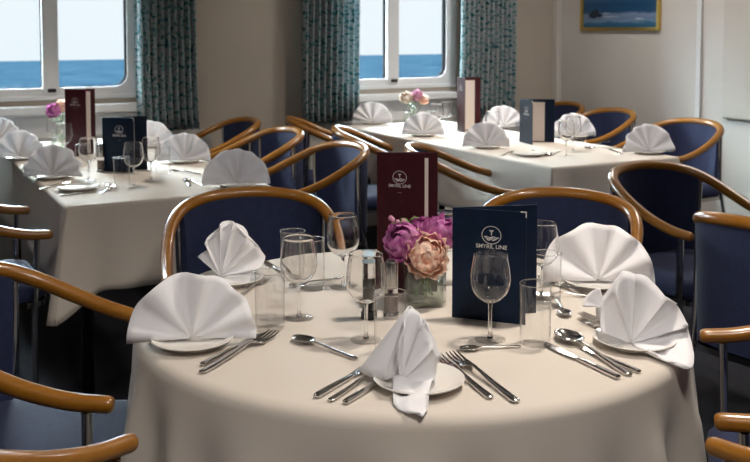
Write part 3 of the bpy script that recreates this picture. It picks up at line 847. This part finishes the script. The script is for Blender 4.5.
# back right setting
put_cut('spoon', (562, 285), (606, 293), 'spoon in front of the back right shell napkin', fixed=.95)
put_cut('knife', (556, 285), (600, 302), 'knife in front of the back right shell napkin', fixed=.95)
put_cut('fork', (558, 296.5), (612, 298.5), 'fork in front of the back right shell napkin', fixed=.95)
# back left setting
put_cut('knife', (262, 261), (288, 276), 'knife at the far rim right of the back left peaked napkin')
put_cut('spoon', (320, 283), (343, 278.5), 'spoon between the two back wine glasses on the round table', fixed=.8)
put_cut('fork', (258, 286), (236, 299), 'fork beside the plate of the back left peaked napkin', fixed=.9)
# far left table
put_cut('spoon', (115, 186), (100, 195), 'spoon in front of the tumbler on the left long table', fixed=.9)
put_cut('knife', (98, 193), (60, 197), 'knife along the side plate at the near edge of the left long table', fixed=.95)
put_cut('fork', (104, 181), (110, 190), 'fork between the wine glass and tumbler on the left long table', fixed=.8)
put_cut('knife', (178, 172), (190, 187), 'knife right of the tumblers on the left long table', fixed=.95)
put_cut('spoon', (177, 178), (205, 187), 'spoon before the near right shell napkin, left long table', fixed=.95)
put_cut('fork', (165, 170), (200, 175), 'fork before the middle right shell napkin, left long table', fixed=.95)
put_cut('fork', (66, 184), (40, 190), 'fork before the near left shell napkin, left long table', fixed=.9)
# far right table
put_cut('knife', (523, 147), (546, 156), 'knife right of the navy menu on the right long table', fixed=1)
put_cut('fork', (515, 152), (500, 157), 'fork right of the near left shell napkin, right long table', fixed=1)
put_cut('spoon', (545, 157), (560, 152), 'spoon beside the side plate on the right long table', fixed=1)
put_cut('fork', (590, 147), (610, 142), 'fork before the shell napkin right of the navy menu, right long table', fixed=1)
put_cut('knife', (605, 148), (622, 155), 'knife left of the near right shell napkin, right long table', fixed=1)
put_cut('spoon', (596, 149), (622, 149), 'spoon left of the near right shell napkin, right long table', fixed=1)
pl_ = at(78, 190.5); put_plate((pl_.x, pl_.y), 'side plate at the near edge of the left long table')
pl_ = at(529, 156); put_plate((pl_.x, pl_.y), 'side plate at the near edge of the right long table')

# ------------------------------------------------------------------ menus
def text_mb(s, size, align='CENTER'):
    cu = bpy.data.curves.new('tmp', 'FONT'); cu.body = s; cu.size = size; cu.align_x = align; cu.extrude = .0002; cu.offset = size*.012
    o = bpy.data.objects.new('tmp', cu); COL.objects.link(o)
    dg = bpy.context.evaluated_depsgraph_get(); me = bpy.data.meshes.new_from_object(o.evaluated_get(dg))
    m = MB(); m.add([v.co[:] for v in me.vertices], [tuple(p.vertices) for p in me.polygons])
    bpy.data.objects.remove(o); bpy.data.curves.remove(cu); bpy.data.meshes.remove(me)
    return m
def emblem_mb(R):
    m = MB(); n = 40
    def strip(P, w):
        L = []
        for i, p in enumerate(P):
            a = P[max(i-1, 0)]; b = P[min(i+1, len(P)-1)]; d = Vector((b[0]-a[0], b[1]-a[1])).normalized(); q = (-d.y, d.x)
            ww = w*(1 if not callable(w) else 1)
            L.append([(p[0]+q[0]*ww/2, p[1]+q[1]*ww/2, 0), (p[0]-q[0]*ww/2, p[1]-q[1]*ww/2, 0), (p[0]-q[0]*ww/2, p[1]-q[1]*ww/2, .0003), (p[0]+q[0]*ww/2, p[1]+q[1]*ww/2, .0003)])
        m.loft(L)
    strip([(R*math.cos(2*PI*i/n), R*.92*math.sin(2*PI*i/n)) for i in range(n+1)], R*.075)
    # diving bird: body, two wings
    strip([(0, -.02*R), (0, .25*R), (.02*R, .42*R)], R*.10)
    strip([(0, .30*R), (-.10*R, .44*R), (-.22*R, .50*R)], R*.12)
    strip([(0, .30*R), (.10*R, .44*R), (.22*R, .50*R)], R*.12)
    strip([(.02*R, .38*R), (.03*R, .52*R)], R*.13)
    # waves
    for (z, w0, ph) in ((-.22, .78, 0), (-.36, .66, 1.2), (-.50, .50, 2.0)):
        strip([(R*w0*(i/12*2-1), R*(z+.06*math.sin(i*1.05+ph))) for i in range(13)], R*.095)
    return m
def menu(base_l, dir_f, dir_b, w, wb, h, mat, label, page, logo=None, corners=False, text=True):
    """booklet standing open: spine at base_l, front cover along dir_f, back cover along dir_b"""
    t = thing('menu', label, 'menu', Vector((base_l[0], base_l[1], TOP)), 0, 'standing menus')
    def cover(nm, d, w):
        a = math.atan2(d[1], d[0])
        o = MB().loft([[(x, y, z) for x, y in ((0, -.0012), (w, -.0012), (w, .0012), (0, .0012))] for z in (0, h)]).build(nm, mat, t, smooth=False, bevel=.0008)
        o.rotation_euler = (0, 0, a); return o
    fc = cover('front_cover', dir_f, w); bc = cover('back_cover', dir_b, wb)
    # which local y faces the outside of the front cover (away from the back cover)
    cr = dir_f[0]*dir_b[1]-dir_f[1]*dir_b[0]
    so = -1 if cr > 0 else 1
    lift = .0016
    X = Matrix(((1, 0, 0, 0), (0, 0, -so*1, 0), (0, 1, 0, 0), (0, 0, 0, 1)))   # text plane xy -> xz
    if text:
        flip = Matrix.Scale(-1, 4, (1, 0, 0)) if so > 0 else Matrix.Identity(4)
        cx, cz, R = logo
        off = Matrix.Translation((cx, so*lift, cz))
        X = Matrix(((1, 0, 0, 0), (0, 0, so, 0), (0, 1, 0, 0), (0, 0, 0, 1)))
        e = emblem_mb(R); mm = MB().add(e.v, e.f, off @ X @ flip); mm.build('emblem', 'print', fc, smooth=False)
        mm = MB(); tm = text_mb('SMYRIL LINE', R*.60); mm.add(tm.v, tm.f, off @ Matrix.Translation((0, 0, -R*1.40)) @ X @ flip)
        tm = text_mb('- - - -', R*.3); mm.add(tm.v, tm.f, off @ Matrix.Translation((0, 0, -R*2.25)) @ X @ flip)
        mm.build('lettering', 'print', fc, smooth=False)
    for c, s_, ww in ((fc, -so, w), (bc, so, wb)):
        y0 = s_*.0016; y1 = s_*.0026
        MB().box(.008, ww-page[0], min(y0, y1), max(y0, y1), .008, h-page[1]).build('page', 'paper', c, smooth=False)
    if corners:
        m = MB(); q = .012; ys = so*.0014
        for (x0, x1, z0, z1) in ((w-q, w+.0004, h-.0015, h+.0004), (w-.0015, w+.0004, h-q, h+.0004)):
            m.box(x0, x1, -.0016, .0016, z0, z1)
        m.build('corner_clip', 'print', fc, smooth=False)
    return t
def xy(p): return (p.x, p.y)
NAVY = dict(w=.160, wb=.190, h=.240, mat='menu_navy', page=(.054, .017), logo=(.086, .186, .0205), corners=True)
RED = dict(w=.116, wb=.143, h=.333, mat='menu_red', page=(.022, .014), logo=(.056, .275, .0165))
menu(at(452, 317), (.149, -.055), (.18, .03), label='navy menu standing open on the round table', **NAVY)
menu(at(377, 291), (.112, -.035), (.142, -.005), label='tall burgundy menu standing behind the flowers on the round table', **RED)
menu(at(66, 156.5), (.112, -.03), (.146, .02), label='tall burgundy menu standing on the left long table', **RED)
menu(at(103, 171.5), (.148, -.05), (.18, .05), label='navy menu standing on the left long table', **NAVY)
RED['page'] = (.036, .02)
menu(at(457, 131), (.038, -.108), (.14, .0), label='tall burgundy menu seen nearly edge-on, right long table', **RED)
menu(at(519.5, 142), (.045, -.15), (.176, -.03), label='navy menu with pale page showing, right long table', **NAVY)

# ------------------------------------------------------------------ salt and pepper
def mill(px, py, label, fill, cap, nm):
    t = thing(nm, label, 'shaker', at(px, py), 0, 'salt and pepper shakers')
    MB().lathe([(0, 0), (.0165, 0), (.0175, .002), (.0172, .012), (.0155, .014), (0, .014)], 28).build('base', 'brushed', t)
    MB().lathe([(0, .0145), (.0150, .0145), (.0158, .02), (.0150, .066), (0, .066)], 28).build('body', 'glass', t)
    MB().lathe([(0, .0155), (.0138, .0155), (.0142, .02), (.0138, .052), (0, .052)], 24).build('filling', fill, t)
    MB().lathe([(0, .0665), (.0155, .0665), (.0160, .068), (.0155, .118), (.0145, .122), (.010, .124), (.009, .128), (0, .129)], 28).build('cap', cap, t)
mill(391, 318, 'steel-topped salt shaker beside the glass flower vase', 'salt', 'brushed', 'salt_shaker')
t = thing('pepper_shaker', 'pepper shaker with pale blue lid behind the front left wine glass', 'shaker', at(369, 318), 0, 'salt and pepper shakers')
MB().lathe([(0, 0), (.0165, 0), (.0175, .002), (.0172, .014), (.0155, .016), (0, .016)], 28).build('base', 'black', t)
MB().lathe([(0, .0165), (.0145, .0165), (.0150, .02), (.0142, .122), (0, .122)], 28).build('body', 'glass', t)
MB().lathe([(0, .0175), (.0130, .0175), (.0132, .02), (.0128, .085), (0, .085)], 24).build('filling', 'pepper', t)
MB().lathe([(0, .1225), (.0150, .1225), (.0155, .124), (.015, .137), (.013, .139), (0, .139)], 28).build('lid', 'bluecap', t)
mill(101, 172, 'steel-topped shaker between the menus on the left long table', 'salt', 'brushed', 'salt_shaker')

# ------------------------------------------------------------------ flowers
def peony(loc, R, mat, seed, label, vase_base, face=(0, -.6, .8), group='flowers in the glass vases', ruffle=.09, freq=4.2, stem=True):
    rng = random.Random(seed)
    t = thing('peony', label, 'flower', loc, 0, group)
    m = MB()
    layers = [(.34, 6, 72), (.52, 7, 56), (.68, 8, 40), (.84, 9, 22), (.96, 9, 2), (1.0, 8, -22), (.95, 6, -50)]
    for li, (rr_, cnt, el) in enumerate(layers):
        for c_ in range(cnt):
            az = 2*PI*c_/cnt+li*.7+rng.uniform(-.25, .25); e = rad(el+rng.uniform(-16, 16))
            r = R*rr_*rng.uniform(.9, 1.06); w = R*(.50+.18*li/5)*rng.uniform(.85, 1.15)
            d = Vector((math.cos(az)*math.cos(e), math.sin(az)*math.cos(e), math.sin(e)))
            side = Vector((-math.sin(az), math.cos(az), 0)); up = side.cross(d)*-1
            up = d.cross(side); v = []; f = []; n = 9
            for i in range(n+1):
                for j in range(n+1):
                    s = (i/n-.5)*2; q = j/n*(1-.16*s*s)
                    wid = w*1.08*math.sin(PI*(.08+.60*q))**.65*(1-max(0, q-.8)*1.2)
                    ruf = ruffle*R*math.sin(s*freq+c_*1.7+li)*q**2
                    # petal grows from the centre outward, cupped over the ball
                    ang = -.9+1.5*q
                    dirp = d*math.cos(ang)+up*math.sin(ang)
                    p = dirp*(r*(.70+.30*q+.07*q**5)+ruf)+side*(s*wid*.66)-d*(abs(s)**2*w*.22)+up*(.05*R*q**4*math.cos(s*2.2+c_))-up*(.10*R*s*s*q**2)
                    v.append(p)
            for i in range(n):
                for j in range(n): f.append((i*(n+1)+j, (i+1)*(n+1)+j, (i+1)*(n+1)+j+1, i*(n+1)+j+1))
            m.add(v, f)
    q_ = Vector(face).normalized().to_track_quat('Z', 'Y').to_matrix().to_4x4()
    m.v = [tuple(q_ @ Vector(p)) for p in m.v]
    m.build('blossom', mat, t, angle=180)
    if stem:
        b = Vector(vase_base)-Vector(loc)
        MB().tube(catmull([(0, 0, -R*.5), (b.x*.35, b.y*.35, b.z*.35), (b.x*.75, b.y*.75, b.z*.7), (b.x, b.y, b.z)], 5), .0024, 8).build('stem', 'stem', t)
    return t
def leaf_sprig(loc, base, label, seed, n=7, R=.03, buds=0):
    rng = random.Random(seed); t = thing('leaf_sprig', label, 'foliage', loc, 0, 'flowers in the glass vases')
    b = Vector(base)-Vector(loc)
    MB().tube(catmull([(0, 0, 0), (b.x*.3, b.y*.3, b.z*.35), (b.x, b.y, b.z)], 6), .0016, 6).build('stem', 'stem', t)
    m = MB()
    for i in range(n):
        az = i*2.4+rng.uniform(-.3, .3); L = R*rng.uniform(.6, 1); z0 = -R*1.2*i/n
        d = Vector((math.cos(az), math.sin(az), .55)).normalized(); s = Vector((-math.sin(az), math.cos(az), 0)); v = []; f = []
        for k_ in range(7):
            q = k_/6; w = L*.30*math.sin(PI*q)**.8
            c = d*L*q+Vector((0, 0, z0-.25*L*q*q))
            v += [c-s*w+Vector((0, 0, w*.4)), c, c+s*w+Vector((0, 0, w*.4))]
        for k_ in range(6):
            f += [(k_*3, k_*3+1, k_*3+4, k_*3+3), (k_*3+1, k_*3+2, k_*3+5, k_*3+4)]
        m.add(v, f)
    m.build('leaves', 'leaf', t, angle=180)
    if buds:
        m = MB()
        for i in range(buds):
            c = Vector((rng.uniform(-.02, .02), rng.uniform(-.012, .012), rng.uniform(-.01, .016)))
            m.lathe([(0, -.007), (.005, -.004), (.0062, 0), (.004, .005), (0, .007)], 8, Matrix.Translation(c))
        m.build('buds', 'palepink', t)
    return t
def vase(p, s, h, label, rz=0):
    t = thing('glass_vase', label, 'vase', Vector((p.x, p.y, TOP)), rz, 'square glass vases')
    r = s*.22; m = MB()
    L = [rrect(s*.93, s*.93, r, 0), rrect(s*.985, s*.985, r, .002), rrect(s, s, r, .006), rrect(s, s, r, h-.001), rrect(s-.002, s-.002, r, h), rrect(s-.008, s-.008, r*.9, h), rrect(s-.009, s-.009, r*.9, h-.002), rrect(s-.010, s-.010, r*.9, .012), rrect(s-.02, s-.02, r*.8, .009)]
    m.loft(L); m.build('body', 'vaseglass', t, angle=50)
    m = MB(); m.loft([rrect(s-.022, s-.022, r*.8, .0095), rrect(s-.0108, s-.0108, r*.9, .0125), rrect(s-.0108, s-.0108, r*.9, h*.62)]); m.build('water', 'water', t, angle=50)
    return t
vp = at(424, 303)
vase(vp, .092, .098, 'square glass vase of peonies on the round table', rad(6))
def at_y(px, py, Y):   # point on the vertical plane at distance Y
    d = ray(px, py); t = Y/d.y
    return Vector((d.x*t, Y, CAMH+d.z*t))
vb = Vector((vp.x, vp.y, TOP+.016))
def base(dx, dy): return vb+Vector((dx, dy, 0))
peony(at_y(405, 242, vp.y-.005), .050, 'pink', 1, 'magenta peony at the left of the round table vase', base(.02, .01), face=(-.5, -.6, .6))
peony(at_y(440, 233, vp.y+.02), .046, 'pink', 2, 'magenta peony at the back right of the round table vase', base(-.02, -.01), face=(.5, -.4, .7))
peony(at_y(421, 229, vp.y+.035), .030, 'pink', 8, 'magenta peony behind the others in the round table vase', base(.0, .02))
peony(at_y(426, 255, vp.y-.035), .052, 'peach', 3, 'peach peony at the front of the round table vase', base(.005, -.015), face=(.1, -.9, .45), ruffle=.09, freq=4.8)
leaf_sprig(at_y(396, 224, vp.y+.02), base(.015, .015), 'green sprig with pink buds above the left magenta peony, round table vase', 4, buds=7)
leaf_sprig(at_y(409, 221, vp.y+.03), base(.02, .02), 'green leafy sprig behind the magenta peonies, round table vase', 5)
# far right vase
vq = at(412, 128); vase(vq, .092, .105, 'square glass vase of flowers on the right long table', ANG)
vb = Vector((vq.x, vq.y, TOP+.016))
peony(at_y(406, 98, vq.y-.03), .042, 'cream', 11, 'cream flower in the vase on the right long table', base(.01, 0))
peony(at_y(417, 96, vq.y), .040, 'palepink', 12, 'pink flower in the middle of the right long table vase', base(0, .01))
peony(at_y(424, 100, vq.y-.01), .034, 'peach', 13, 'peach flower at the right of the right long table vase', base(-.012, 0))
leaf_sprig(at_y(412, 104, vq.y-.04), base(0, -.015), 'green leaves under the flowers in the right long table vase', 14, R=.04)
# far left vase
vq = at(61, 150); vase(vq, .092, .105, 'square glass vase of flowers on the left long table', ANG)
vb = Vector((vq.x, vq.y, TOP+.016))
peony(at_y(54, 111, vq.y-.02), .042, 'pink', 21, 'pink flower left of the burgundy menu in the left long table vase', base(.01, 0))
peony(at_y(63, 106, vq.y), .038, 'peach', 22, 'peach flower half behind the burgundy menu in the left long table vase', base(0, .01))
leaf_sprig(at_y(58, 117, vq.y-.02), base(0, -.015), 'green leaves under the pink flower in the left long table vase', 24, R=.045)

# ------------------------------------------------------------------ light
def lamp(loc, power, col, size, spot=None, target=None, name='unseen_overhead_light'):
    if spot:
        l = bpy.data.lights.new(name, 'SPOT'); l.spot_size = rad(spot); l.spot_blend = .6; l.shadow_soft_size = size
    else:
        l = bpy.data.lights.new(name, 'AREA'); l.shape = 'DISK'; l.size = size
    l.energy = power; l.color = col
    o = bpy.data.objects.new(name, l); COL.objects.link(o); o.location = loc
    if target is not None: o.rotation_euler = (Vector(target)-Vector(loc)).to_track_quat('-Z', 'Y').to_euler()
    return o
WARM = (1, .90, .79); NEUT = (1, .94, .88)
KEY = lamp((.62, 2.15, 2.33), 104, WARM, .09, 100, (.3, 2.1, .7))
for (u, v) in ((1.0, 4.5), (3.1, 4.4)):
    p = uv(u, v, 2.33); lamp(p, 52, WARM, .06, 110, (p.x, p.y, 0))
for (u, v, e_) in ((-1.2, 1.6, 12), (.55, .25, 24), (3.7, 2.9, 15), (3.7, 4.4, 18)):  # added fill lights out of view, lifting the napkins and right-hand wall
    p = uv(u, v, 2.33); lamp(p, e_, NEUT, .35, None, (p.x, p.y, 0))

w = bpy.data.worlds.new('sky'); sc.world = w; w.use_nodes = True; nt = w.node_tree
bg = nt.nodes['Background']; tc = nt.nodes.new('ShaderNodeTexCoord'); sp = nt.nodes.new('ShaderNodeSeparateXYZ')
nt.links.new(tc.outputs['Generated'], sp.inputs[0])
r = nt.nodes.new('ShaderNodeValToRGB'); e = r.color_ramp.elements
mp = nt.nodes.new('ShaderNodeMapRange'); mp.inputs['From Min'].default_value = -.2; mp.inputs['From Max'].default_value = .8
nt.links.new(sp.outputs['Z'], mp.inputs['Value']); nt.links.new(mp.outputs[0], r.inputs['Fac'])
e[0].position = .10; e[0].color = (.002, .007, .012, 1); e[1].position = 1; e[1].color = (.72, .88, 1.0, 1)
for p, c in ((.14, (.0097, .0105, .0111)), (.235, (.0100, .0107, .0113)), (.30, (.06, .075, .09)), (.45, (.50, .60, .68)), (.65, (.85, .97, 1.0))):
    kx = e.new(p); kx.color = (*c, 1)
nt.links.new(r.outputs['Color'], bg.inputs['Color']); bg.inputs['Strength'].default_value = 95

for o in bpy.data.objects:
    if o.type != 'MESH': continue
    mn = o.data.materials[0].name if o.data.materials else ''
    if mn in ('drinking_glass', 'solid_glass'): o.cycles.is_caustics_caster = True
    if o.name.startswith('tablecloth'): o.cycles.is_caustics_receiver = True
KEY.data.cycles.is_caustics_light = True

# ------------------------------------------------------------------ camera
cam = bpy.data.cameras.new('camera'); co = bpy.data.objects.new('camera', cam); COL.objects.link(co)
co.location = (0, 0, CAMH); co.rotation_euler = (PI/2-PITCH, 0, 0)
cam.sensor_width = 36; cam.lens = FPX/750*36; cam.shift_y = -(231-AXROW)/750; cam.shift_x = 0
cam.clip_start = .05; cam.clip_end = 40000
cam.dof.use_dof = True; cam.dof.focus_distance = 1.95; cam.dof.aperture_fstop = 9
sc.camera = co
sc.view_settings.view_transform = 'Standard'; sc.view_settings.look = 'None'
sc.view_settings.gamma = 1; sc.view_settings.use_curve_mapping = False; sc.view_settings.exposure = 0
sc.cycles.max_bounces = 16; sc.cycles.transmission_bounces = 14; sc.cycles.transparent_max_bounces = 24
sc.cycles.diffuse_bounces = 5; sc.cycles.glossy_bounces = 5
sc.cycles.sample_clamp_indirect = 6
